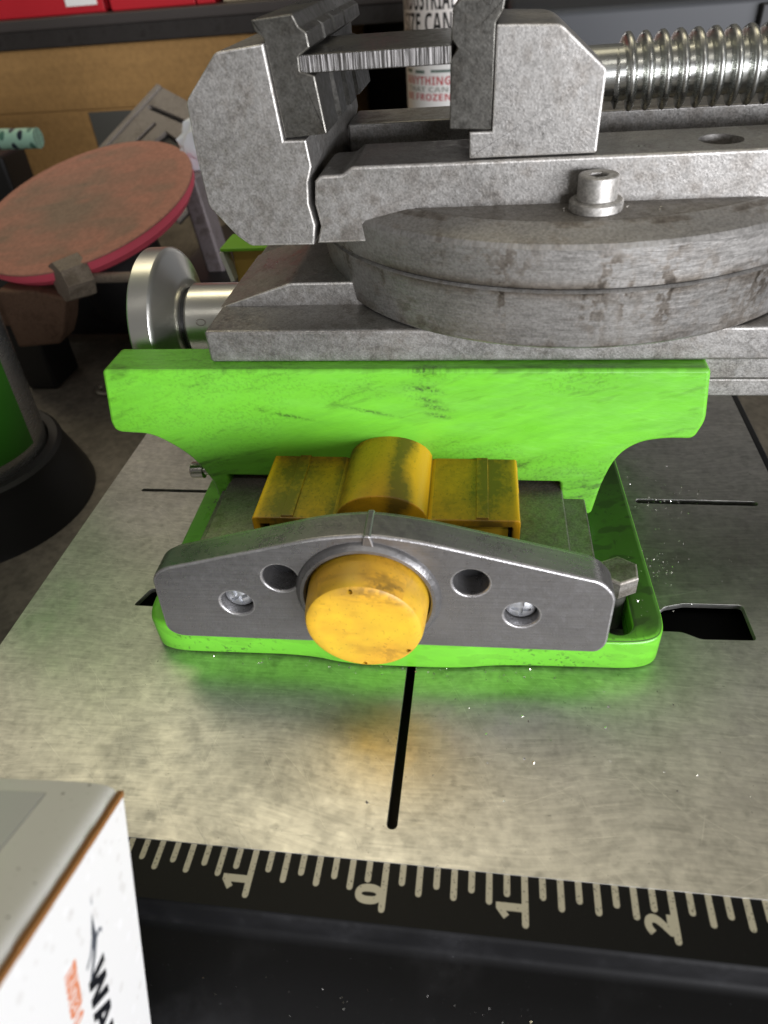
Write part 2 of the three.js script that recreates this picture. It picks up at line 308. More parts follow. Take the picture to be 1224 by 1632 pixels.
// ---------------------------------------------------------------- machine table with ruler rail
{
  const t = thing('machine_table', 'stained steel machine table with black slots and a ruler printed along its front rail', 'machine table', [-3, -50, -88]);
  const s = poly(flipZ([[-106.5, -178], [-106.5, -1.2], [101, -1.2], [101, -178]].map(([x, z]) => [x, z, 2])));
  // throat slot, centre slot and the two cross marks are real openings
  s.holes.push(poly(flipZ([[-76.5, -62], [-74, -68.5], [60, -68.5], [61, -70], [66, -71.5], [80, -71.8], [80.5, -60.5], [68, -60], [64, -62]].map(([x, z]) => [x, z, 1])), THREE.Path));
  s.holes.push(slotHole(0.1, 8.6, 0.1, 50, 2.1));
  s.holes.push(slotHole(-94, 112, -40, 112, 1.5)); s.holes.push(slotHole(61.2, 112.3, 93, 112.3, 2.1));
  const g = exY(s, -1.5, 0, 0.05);
  const p = g.attributes.position, uv = g.attributes.uv;
  for (let i = 0; i < p.count; i++) { uv.setXY(i, (p.getX(i) + 107.5) / TW, (1 - p.getZ(i)) / TD); }
  part('table_top', g, tableMat, t);
  part('table_body', [box(-104, 99, -49.5, -12, -172, -8, 1), box(-106, -104, -30, -1.6, -176, -4, 0.4), box(99, 100.6, -30, -1.6, -176, -4, 0.4)], black, t);
  part('edge_trim', box(101.2, 103.6, -9, -0.6, -178, -2, 0.6), black, t);
  // rail: flat ruler strip, a small step, then a rounded black tube
  const prof = [[1.1, -0.25], [-9.6, -0.25, 1.5], [-11.2, -5.5, 1.5], [-19, -7, 4], [-27, -10.5, 6], [-31, -22, 5], [-30, -46, 3], [1.1, -46]];
  part('ruler_rail', exX(poly(prof.slice().reverse()), -180, 180, 0, { crease: 0.5 }), railMat, t);
  const W = 2040, H = 120, cv = document.createElement('canvas'); cv.width = W; cv.height = H;      // 204 mm x 12 mm
  const c = cv.getContext('2d'); c.fillStyle = '#090909'; c.fillRect(0, 0, W, H);
  const X = (x) => (x + 102) * 10;
  const R = () => rnd();
  for (let k = -32; k <= 32; k++) {
    const x = X(k * 25.4 / 8), len = k % 8 === 0 ? 88 : k % 2 === 0 ? 55 : 39;
    c.fillStyle = '#c6c0aa'; c.beginPath(); c.moveTo(x - 6, 0); c.lineTo(x + 6, 0); c.lineTo(x + 6, len - 6); c.arc(x, len - 6, 6, 0, Math.PI); c.lineTo(x - 6, 0); c.fill();
    for (let q = 0; q < len / 4; q++) { c.fillStyle = R() < 0.5 ? 'rgba(60,56,46,0.45)' : 'rgba(205,198,176,0.4)'; c.fillRect(x - 5 + R() * 9, R() * (len - 6), 1 + R() * 2, 1 + R() * 2); }
  }
  for (const n of [-3, -2, -1, 0, 1, 2, 3]) {
    const x = X(n * 25.4); c.save(); c.translate(x - 7, 57); c.rotate(-Math.PI / 2);
    c.fillStyle = '#c6c0aa'; c.font = 'bold 74px sans-serif'; c.textAlign = 'center'; c.textBaseline = 'bottom'; c.scale(0.86, 0.86); c.fillText(String(Math.abs(n)), -1, 4); c.strokeStyle = '#c6c0aa'; c.lineWidth = 5; c.strokeText(String(Math.abs(n)), -1, 4);
    c.restore();
  }
  for (let q = 0; q < 900; q++) { c.fillStyle = R() < 0.5 ? 'rgba(0,0,0,0.5)' : 'rgba(120,115,100,0.18)'; c.fillRect(R() * W, R() * H, 1 + R() * 2, 1 + R()); }
  const tex = new THREE.CanvasTexture(cv); tex.colorSpace = THREE.SRGBColorSpace;
  const pg = new THREE.PlaneGeometry(204, 10.6).rotateX(-Math.PI / 2).translate(0, -0.22, 4.1); pg.attributes.uv.needsUpdate = true;
  for (let i = 0; i < pg.attributes.uv.count; i++) if (pg.attributes.uv.getY(i) < 0.5) pg.attributes.uv.setY(i, 1 - 106 / 120);
  part('ruler_scale', fin(pg, { keepUV: true }), new THREE.MeshPhysicalMaterial({ map: tex, roughness: 0.55, specularIntensity: 0.5 }), t, 'black ruler strip with pale inch marks and numbers');
}

// ---------------------------------------------------------------- green cross slide table
const MV = new THREE.Matrix4().makeTranslation(-3, 0, -48).multiply(new THREE.Matrix4().makeRotationY(1.3 * Math.PI / 180));   // its base stands turned by 1.3 degrees
const V = (g) => g.applyMatrix4(MV);
const ev = new Evaluator(); ev.attributes = ['position', 'normal', 'uv', 'color'];
function cut(a, b) { const A = new Brush(a), B = new Brush(b); A.updateMatrixWorld(); B.updateMatrixWorld(); return fin(ev.evaluate(A, B, SUBTRACTION).geometry); }
function screwHead(x, y, z, r, turn) {      // pan head with a cross recess, facing the viewer
  const head = lathe([[0, 0], [r, 0], [r, 0.7], [r * 0.8, 1.35], [r * 0.4, 1.7], [0, 1.8]], 'z', [0, 0, 0], 32);
  const bar = (a) => fin(new THREE.BoxGeometry(r * 1.25, r * 0.27, 1.6).rotateZ(a + turn).translate(0, 0, 1.7));
  return cut(cut(head, bar(0)), bar(Math.PI / 2)).translate(x, y, z);
}
{
  const t = thing('cross_slide_table', 'bright green cast cross slide table with yellow plug and grey steel slide', 'cross slide table', [-3, 0, -100]);
  const plate = poly(flipZ([[-62.5, -95, 4], [-62, -4, 6], [-57, -0.3, 7], [-22, -0.5, 10], [-12, 1.8, 8], [14, 1.8, 8], [24, 0.2, 10], [56, -0.2, 6], [60.5, -4, 6], [58, -95, 4]]));
  plate.holes.push(slotHole(50, 6, 50, 22, 6.5)); plate.holes.push(slotHole(-55, 10, -55, 22, 5));
  const basePlate = [exY(plate, 0.3, 10, 1.1), box(-52, 46.2, 9.8, 13, -90, -8, 0.4)];
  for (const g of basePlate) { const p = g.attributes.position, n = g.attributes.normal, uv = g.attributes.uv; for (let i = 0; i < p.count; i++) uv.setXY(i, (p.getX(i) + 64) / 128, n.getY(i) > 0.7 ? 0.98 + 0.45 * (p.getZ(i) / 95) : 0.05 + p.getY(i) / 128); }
  const plateTex = dataTex(1280, 1280, (u, v) => {     // lower half: sides; upper half: top, coloured darker on its right, lighter along its front edge
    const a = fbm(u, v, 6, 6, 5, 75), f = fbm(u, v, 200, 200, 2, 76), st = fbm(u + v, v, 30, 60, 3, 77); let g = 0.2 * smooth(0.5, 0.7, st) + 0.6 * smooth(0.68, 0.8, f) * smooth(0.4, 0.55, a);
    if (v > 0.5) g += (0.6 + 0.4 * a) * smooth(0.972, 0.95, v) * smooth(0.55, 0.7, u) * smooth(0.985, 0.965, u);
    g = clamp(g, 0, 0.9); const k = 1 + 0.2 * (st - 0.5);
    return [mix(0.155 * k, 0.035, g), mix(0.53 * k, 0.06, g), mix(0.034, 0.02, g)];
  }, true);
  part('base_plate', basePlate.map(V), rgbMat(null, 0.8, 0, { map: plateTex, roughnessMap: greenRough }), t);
  // front flange of the saddle, standing on the base
  const fl = [[-78.2, 56.3, 1.2], [-81, 41, 1], [-80.4, 38, 2.5], [-71, 37.6, 3], [-65.5, 34.2, 3], [-60.6, 29.5, 4], [-57.2, 22, 2], [-56.6, 10, 1], [-52.5, 10, 1], [-52.5, 24.6, 0.5], [34.8, 24.6, 0.5], [36.2, 14.6, 1], [43.6, 14.2, 1.5], [45, 24, 3], [47.4, 32.6, 5], [52, 36.9, 4], [58, 38, 2], [64.3, 38, 1.5], [66, 43, 2], [64.4, 56.3, 1.2]];
  const smear = dataTex(1600, 480, (u, v) => {   // 160 x 48 mm, x -88..72, y 10..58
    const x = -88 + u * 160, y = 10 + v * 48, al = (x * 0.955 + y * 0.296) / 160, ac = (y * 0.955 - x * 0.296) / 160, a = fbm(al, ac, 6, 12, 4, 71), st = fbm(al, ac, 26, 150, 3, 72), s2 = fbm(al, ac, 9, 44, 4, 78), f = fbm(u, v, 300, 100, 2, 73), sp = vnoise(u * 700, v * 210, 700, 210, 74);
    let g = 0.12 * smooth(0.45, 0.72, s2) + 0.14 * smooth(0.42, 0.72, st) * smooth(0.3, 0.6, a) + 0.2 * smooth(0.6, 0.76, st) * smooth(0.46, 0.6, s2) + 0.2 * smooth(0.52, 0.7, f) * smooth(0.4, 0.62, a);
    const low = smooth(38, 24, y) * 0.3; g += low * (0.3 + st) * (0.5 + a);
    for (const [sx, sy, wx, wy] of [[2.6, 51, 3.5, 0.9], [2.2, 48.3, 3.2, 0.7], [3.6, 46.3, 3.6, 0.7], [4.6, 44, 3, 0.6], [-32, 43.5, 5, 0.5], [-12, 45, 6, 0.5], [1, 56, 3, 1]]) { const qx = (x - sx) / wx, qy = (y - sy + 0.2 * (x - sx)) / wy; g += 0.75 * Math.exp(-qx * qx - qy * qy) * (0.35 + 0.65 * smooth(0.4, 0.6, f)); }
    if (sp > 0.988 && a > 0.48) g += 0.4;
    g += 0.25 * smooth(54.5, 56.2, y) * smooth(0.45, 0.6, st);
    g = clamp(g); const k = 1 + 0.25 * (st - 0.5);
    return [mix(0.165 * k, 0.05, g), mix(0.55 * k, 0.12, g), mix(0.036, 0.018, g)];
  }, true);
  const flg = exZ(fl, -100, -88, 0.9, { tile: 1 });
  { const p = flg.attributes.position, n = flg.attributes.normal, uv = flg.attributes.uv; for (let i = 0; i < p.count; i++) uv.setXY(i, (p.getX(i) + 88) / 160, (p.getY(i) - 10 + (Math.abs(n.getY(i)) > 0.7 ? (p.getZ(i) + 88) * 0.8 : 0)) / 48); }
  part('saddle', [flg, fin(box(-50, 40, 25, 47, -165, -99.5, 0.5), { tile: 160 })], rgbMat(null, 0.9, 0, { map: smear, roughnessMap: greenRough, bumpMap: greenBump, bumpScale: 0.00012 }), t);
  // steel ways between saddle and front bracket
  part('slide_bed', V(box(-49.2, 39.6, 16, 22, -88, -7.5, 0.5)), castDark, t, 'grey steel slideway with a raised middle');
  part('gib_strip', V(box(-51.5, 45.4, 13.05, 19.4, -88, -5, 0.5)), castDark, t);
  // yellow cover: flats, an arch in the middle, side skirts
  const arch = [];
  for (let i = 0; i <= 16; i++) { const a = Math.PI * (1 - i / 16); arch.push([-3.7 + 10.6 * Math.cos(a), 31 + 6.9 * Math.sin(a)]); }
  const cov = [[-34.4, 22.2, 0.4], [-34.4, 31.4, 0.9], [-15.4, 31.4, 0], ...arch, [8, 31.4, 0], [27.8, 31.4, 0.9], [27.8, 22.2, 0.4], [26, 22.2, 0], [26, 29.4, 0.4], [-32.6, 29.4, 0.4], [-32.6, 22.2, 0]];
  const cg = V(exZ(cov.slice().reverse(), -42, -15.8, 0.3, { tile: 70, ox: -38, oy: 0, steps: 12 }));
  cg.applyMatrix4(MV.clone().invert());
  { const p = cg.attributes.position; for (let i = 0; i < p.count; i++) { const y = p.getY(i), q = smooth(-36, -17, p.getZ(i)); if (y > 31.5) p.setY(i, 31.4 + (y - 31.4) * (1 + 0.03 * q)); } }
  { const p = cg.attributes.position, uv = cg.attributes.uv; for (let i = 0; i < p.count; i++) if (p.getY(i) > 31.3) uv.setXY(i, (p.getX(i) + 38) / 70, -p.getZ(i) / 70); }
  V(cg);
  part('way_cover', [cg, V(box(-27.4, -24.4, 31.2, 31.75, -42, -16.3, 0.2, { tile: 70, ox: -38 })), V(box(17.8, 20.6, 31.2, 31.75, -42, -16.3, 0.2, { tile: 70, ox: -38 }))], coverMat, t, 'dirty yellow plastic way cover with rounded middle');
  part('cover_liner', V(box(-31, 25.2, 22.3, 28.4, -40, -17.2, 0.3)), yellow, t);
  // grey end bracket with a round boss
  const br = poly([[-53.6, 12.5, 2], [-51, 10.4, 2], [44.6, 9.9, 1.5], [46.2, 12.5, 2], [46.3, 27.5, 2], [43, 31.6, 2], [6, 41.8, 5], [-3.6, 43.2, 3], [-13.5, 42.2, 5], [-49.5, 32.4, 2], [-52.4, 29.6, 2]]);
  const back = poly([[-53.6, 12.5, 2], [-51, 10.4, 2], [44.6, 9.9, 1.5], [46.2, 12.5, 2], [46.3, 27.5, 2], [43, 31.6, 2], [6, 41.8, 5], [-3.6, 43.2, 3], [-13.5, 42.2, 5], [-49.5, 32.4, 2], [-52.4, 29.6, 2]].map(([x, y, r]) => [x * 0.985 - 0.05, y * 0.985 + 0.3, r]));
  for (const [x, y, r] of [[-34.6, 22.3, 3.6], [27.6, 21.2, 3.6], [-23.4, 30.4, 3.8], [16.9, 30.4, 3.7], [-4.8, 25.6, 13.6]]) br.holes.push(circleHole(x, y, r));
    const boss = lathe([[13.4, 0], [13.4, 1.3], [13.8, 1.8], [14.5, 1.8], [15.2, 1.1], [15.8, 0.2], [15.8, -2], [13.4, -2]], 'z', [-4.8, 25.6, 2.6], 72);
  const ridge = exZ([[-4.9, 40], [-4.3, 43.4, 0.5], [-2.9, 43.4, 0.5], [-2.3, 40]], -4.8, 3.7, 0.35);
  const bracket = part('end_bracket', [V(exZ(br, -4.3, 3, 0.55, { seg: 40 })), V(exZ(back, -5, -4, 0.3)), V(boss), V(ridge)], bracketMat, t, 'grey cast end bracket with four holes and a round boss');
  for (const [x, y, r] of [[-23.4, 30.4, 4.1], [16.9, 30.4, 4]]) part('hole_bottom', V(cyl(r, 1.4, 'z', [x, y, -4.1])), black, bracket);
  part('bracket_screw', V(screwHead(-34.6, 22.3, -0.4, 3.3, 0.35)), screwSteel, bracket);
  part('bracket_screw', V(screwHead(27.6, 21.2, -0.4, 3.3, -0.1)), screwSteel, bracket);
  const plug = lathe([[13.1, -1.5], [13.1, 2], [12.6, 8.6], [12.35, 10.4], [11.9, 11.5], [11, 12.05], [9.5, 12], [0, 11.8]], 'z', [-4.8, 25.4, 0], 72);
  const nick = (a) => fin(new THREE.CylinderGeometry(0.55, 0.55, 3, 12).rotateX(Math.PI / 2).translate(-4.8 + 10.9 * Math.cos(a), 25.4 + 10.9 * Math.sin(a), 12.6));
  let pg = cut(cut(cut(plug, nick(1.72)), nick(-1.62)), nick(-0.6));
  part('end_plug', V(pg), yellow, t, 'round yellow plastic plug');
  // hex bolt in the base slot, grub screws in the saddle side
  part('hex_bolt', V(exY(hexPts(50.4, 14.2, 8.2, 0.45), 13.6, 18.8, 0.6)), castDark, t);
  part('bolt_shank', V(cyl(2.6, 13, 'y', [50.4, 1, -14.2])), groundDark, t);
  for (const z of [-50.5, -64]) part('gib_screw', V(lathe([[0, 0], [2.2, 0], [2.4, 0.3], [2.4, 3.6], [1.5, 3.7], [1.5, 10]], 'x', [-63, 19.6, z], 24)), brightScrew, t);
  for (const z of [-52, -66]) part('gib_screw', V(lathe([[1.5, -10], [1.5, 0], [2.4, 0.1], [2.4, 3.2], [2, 3.6], [0, 3.6]], 'x', [50, 26, z], 24)), brightScrew, t);
  // long steel slide with a raised centre bar, sloped at its end
  const sl = [box(-51, 150, 56.5, 64.6, -157, -91.5, 0.9), exX([[92, 58], [94, 58], [94, 61], [92, 61]], 0, 1, 0)].slice(0, 1);
  const bar = exZ([[-51.4, 64.3], [-32.5, 70.2, 1], [150, 70.2], [150, 64.3]], -143, -106, 0.5);
  part('steel_slide', [...sl, bar], cast, t, 'grey steel slide with raised bar');
  part('slide_dovetail', [box(-40, 150, 47.2, 56.6, -150, -100.4, 0.4), box(-46, 150, 42.6, 47.3, -152, -100.0, 0.5)], cast, t);
  // handwheel and its dial at the left end
  part('handwheel', lathe([[0, -7.3], [16, -7.3], [19.4, -6.9], [20, -6.3], [20, -1], [19.4, -0.3], [18.4, 0], [12, 2.6], [11, 3.2], [0, 3.2]], 'x', [-70.9, 52.8, -123.8], 96), bright, t, 'polished steel handwheel');
  part('dial_collar', lathe([[0, -0.6], [9.4, -0.6], [10.3, 0.3], [10.3, 17], [0, 17]], 'x', [-66, 52.8, -123.8], 72), bright, t);
  part('dial_mark', fin(new THREE.TorusGeometry(0.85, 0.13, 8, 28).scale(1.5, 0.95, 1).rotateX(-0.38).translate(-61.3, 52.8 + 10.32 * Math.sin(0.38), -123.8 + 10.32 * Math.cos(0.38))), castDark, t, 'small zero on the dial');
  part('dial_gap', lathe([[0, -2.4], [9.2, -2.4], [9.2, 0.5]], 'x', [-66, 52.8, -123.8], 48), black, t);
}

// ---------------------------------------------------------------- machine vise on the slide
{
  const t = thing('machine_vise', 'worn grey cast vise with cracked left jaw on a round swivel base', 'vise', [34, 70, -125]);
  const C2 = [34.4, 0, -142.6];
  // discs: oil creeping out of the joint and running down, u along the rim, v = height 60..92 mm
  const discTex = dataTex(2048, 256, (u, v) => {
    const y = 60 + v * 32, a = fbm(u, v, 20, 5, 5, 1), g = fbm(u, v, 500, 80, 2, 2), d = fbm(u, v, 35, 8, 5, 3), run = fbm(u, v, 75, 2, 3, 9), e = fbm(u, v, 165, 26, 3, 10);
    let k = 0.86 + 0.3 * (a - 0.5) + 0.55 * (g - 0.5);
    let q = 0.28 * smooth(0.5, 0.75, d) * smooth(0.35, 0.6, e) + 0.75 * Math.exp(-(((y - 78.3) / 1.5) ** 2)) * smooth(0.38, 0.6, a) + 0.55 * smooth(0.55, 0.75, run) * smooth(0.35, 0.6, e) * (y < 78 ? smooth(64, 78, y) : smooth(90, 79, y)) + 0.35 * smooth(69, 65, y) * smooth(0.4, 0.6, d);
    q = clamp(q, 0, 0.85); k *= 1 - q;
    return [k * (1 + 0.18 * q), k * 0.985, k * (0.955 - 0.18 * q)];
  }, true);
  const discMat = rgbMat([0.38, 0.372, 0.362], 0.72, 0.7, { vertexColors: true, map: discTex, roughnessMap: castRough, bumpMap: castBump, bumpScale: 0.00003 });
  const ring = (g) => { const p = g.attributes.position, n = g.attributes.normal, uv = g.attributes.uv; for (let i = 0; i < p.count; i++) { const x = p.getX(i) - C2[0], z = p.getZ(i) - C2[2], y = p.getY(i); const r = Math.hypot(x, z); uv.setXY(i, Math.atan2(x, z) / Math.PI + 1, n.getY(i) > 0.3 ? 0.86 + (64.6 - r) / 32 : (y - 60) / 32); } return g; };
  part('swivel_base', ring(lathe([[0, 65], [61.6, 65], [62.3, 65.8], [64, 77.7], [63.4, 78.2], [60, 78.3], [0, 78.3]], 'y', C2, 160)), discMat, t);
  part('swivel_flange', ring(lathe([[0, 78.5], [63.7, 78.5], [64.4, 78.9], [65.2, 86.6], [64.6, 87.5], [58.6, 89.5], [57.6, 89.55], [50, 89.4], [0, 89.4]], 'y', C2, 160)), discMat, t);
  part('flange_top', lathe([[0, 89.5], [57.9, 89.5], [57.6, 89.64], [0, 89.64]], 'y', C2, 128), castDark, t, 'dark flat top of the flange');  // flat top coloured darker than the rim
  part('flange_gap', lathe([[0, 77.9], [62.9, 77.9], [62.9, 79], [0, 79]], 'y', C2, 120), rgbMat([0.03, 0.022, 0.017], 0.9, 0), t);
  // body rails; the front one ends at the crack
  const rail = poly([[-21.6, 82.9], [150, 82.9], [150, 98.2], [-12.6, 98.2, 0.6], [-14.6, 96.8, 0.6], [-19.4, 96.7, 1], [-20.6, 95.6], [-21.2, 91], [-20.5, 86.5]]);
  const fr = exZ(rail, -116, -96.2, 0.6);
  const hole = fin(new THREE.CylinderGeometry(4.3, 4.3, 6, 40).translate(61, 98.2, -105));
  part('front_rail', cut(fr, hole), cast, t);
  part('rear_rail', [box(-21, 150, 82.9, 97.6, -158, -141, 0.6)], cast, t);
  part('bed_floor', [box(-21, 150, 80, 86, -141.5, -115.5, 0.2)], groundDark, t);
  const fj = [[-27.2, 120.2], [-36.8, 119.4, 0.8], [-44.6, 111.6, 1], [-45, 103, 3], [-44.6, 91.5, 1], [-39.6, 85, 1], [-36.8, 82.8, 0.8], [-22.5, 82.7], [-21.6, 86.8], [-22.4, 91.4], [-22, 95.4], [-20.8, 98.6], [-21.3, 103.6], [-25.9, 103.6]];
  part('fixed_jaw', exZ(fj.slice().reverse(), -158, -96, 0.4), cast, t, 'cracked fixed jaw block');
  let fp = exZ([[-29.1, 123.9, 0.2], [-21.1, 124.4, 0.3], [-20.1, 122.3, 0.3], [-18.8, 121.4, 0.3], [-18.5, 119, 0.2], [-20.9, 117.6, 0.1], [-20.9, 115.3, 0.1], [-18.2, 114.4, 0.2], [-17, 104.3, 0.2], [-25.8, 103.8, 0.2], [-27.2, 121, 0.1], [-28.7, 122.2, 0.3]].reverse(), -158.5, -97, 0.3);
  const vee = (z, w, x) => fin(new THREE.CylinderGeometry(w, w, 40, 4, 1).translate(x, 113, z));
  for (const [z, w] of [[-112, 2.6], [-124, 2.9], [-137, 2.6]]) fp = cut(fp, vee(z, w, -17.2));
  part('fixed_jaw_plate', fp, plateMat, t);
  const mjShape = [[16.2, 120.6, 0.4], [27.6, 120, 1], [36.4, 112.6, 0.8], [36.1, 98.5, 0.6], [11.4, 98.5, 0.4], [11.4, 103.3, 0.2], [15.8, 103.3]];
  const mj = new THREE.ExtrudeGeometry(poly(mjShape.slice().reverse()), { depth: 47, steps: 24, bevelEnabled: true, bevelThickness: 0.4, bevelSize: 0.4, bevelOffset: -0.4, bevelSegments: 2, curveSegments: 8 }).translate(0, 0, -144.4);
  { const p = mj.attributes.position; for (let i = 0; i < p.count; i++) { const x = p.getX(i), y = p.getY(i), q = clamp((-112 - p.getZ(i)) / 33), k = 1 - Math.sqrt(Math.max(0, 1 - q * q)); if (x > 16) p.setX(i, 16 + (x - 16) * (1 - 0.6 * k)); p.setY(i, 98.5 + (y - 98.5) * (1 - 0.12 * k)); } }
  part('movable_jaw', fin(mj, { axis: 2 }), cast, t);
  const mp = [[8.3, 123.4, 0.3], [9.6, 124.6, 0.4], [17.7, 124.4, 0.3], [17.4, 122.6, 0.2], [16.1, 120.7, 0.1], [15.7, 103.4, 0.2], [7.5, 103.9, 0.2], [7.8, 115.5, 0.2], [9.2, 117.2, 0.1], [8, 118.9, 0.2]];
  part('movable_jaw_plate', exZ(mp.slice().reverse(), -158, -97.5, 0.3), plateMat, t);
  // lead screw: a rounded thread turned along x
  const NP = 1200, NR = 28, pos = [], ix = [], pitch = 3.5, x0 = 41.2, x1 = 118;
  for (let i = 0; i <= NP; i++) for (let j = 0; j <= NR; j++) {
    const x = x0 + (x1 - x0) * i / NP, th = 2 * Math.PI * j / NR; let f = (x / pitch - th / (2 * Math.PI)); f -= Math.floor(f);
    const q = Math.abs(f - 0.5) * 2, r = 5.3 + 2.2 * Math.sqrt(clamp(1 - (q / 0.6) ** 2));
    const rr2 = mix(5.4, r, smooth(x0, x0 + 1.6, x)); pos.push(x, rr2 * Math.cos(th), rr2 * Math.sin(th));
  }
  for (let i = 0; i < NP; i++) for (let j = 0; j < NR; j++) { const a = i * (NR + 1) + j, b = a + NR + 1; ix.push(a, a + 1, b, b, a + 1, b + 1); }
  const sg = new THREE.BufferGeometry(); sg.setAttribute('position', new THREE.Float32BufferAttribute(pos, 3)); sg.setIndex(ix); sg.computeVertexNormals(); sg.translate(0, 107.6, -126);
  const sgn = sg.toNonIndexed(); boxUV(sgn); sgn.setAttribute('color', new THREE.BufferAttribute(new Float32Array(sgn.attributes.position.count * 3).fill(1), 3));
  part('lead_screw', [sgn, lathe([[0, 0], [5.4, 0], [5.4, 14], [0, 14]], 'x', [30, 107.6, -126], 32)], rgbMat([0.7, 0.72, 0.7], 0.5, 1, { map: groundTex, roughnessMap: groundRough }), t);
  // cap screw and washer holding the vise down
  const cap = new THREE.Shape(); cap.absarc(0, 0, 3.85, 0, Math.PI * 2); cap.holes.push(poly(hexPts(0, 0, 3.2, 0.2).reverse(), THREE.Path));
  const b = part('clamp_bolt', fin(extrude(cap, 4.6, 0.35, 40).rotateX(-Math.PI / 2).translate(36.4, 91.5, -91.6)), dullSteel, t);
  part('washer', lathe([[0, 0], [4.9, 0], [5.2, 0.3], [5.2, 1.8], [4.9, 2.1], [0, 2.1]], 'y', [36.4, 89.5, -91.6], 48), dullSteel, b);
  part('bolt_core', cyl(1.9, 2.2, 'y', [36.4, 91, -91.6]), black, b);
}
// the piece held in the jaws
{
  const g = box(-21, 8, 114.8, 117.9, -126, -97.4, 0.25);
  const saw = dataTex(1024, 256, (u, v) => 0.5 * fbm(u, v, 160, 4, 3, 81) + 0.5 * fbm(u, v, 50, 3, 2, 82), false);
  const sawC = dataTex(1024, 256, (u, v) => { const f = fbm(u, v, 190, 4, 3, 83), k = 0.6 + 0.5 * (f - 0.5); return [k, k * 0.98, k * 0.96]; }, true);
  const t = thing('steel_bar', 'flat steel bar with sawn front edge clamped between the vise jaws', 'steel bar', [-6, 114.8, -112]);
  part('bar_stock', g, plateMat, t);
  const face = fin(new THREE.PlaneGeometry(28.4, 2.7, 80, 4).translate(-6.5, 116.35, -97.36), { tile: 32 });
  part('sawn_face', face, rgbMat([0.24, 0.235, 0.23], 0.42, 0.9, { map: sawC, bumpMap: saw, bumpScale: 0.0003 }), t);
}

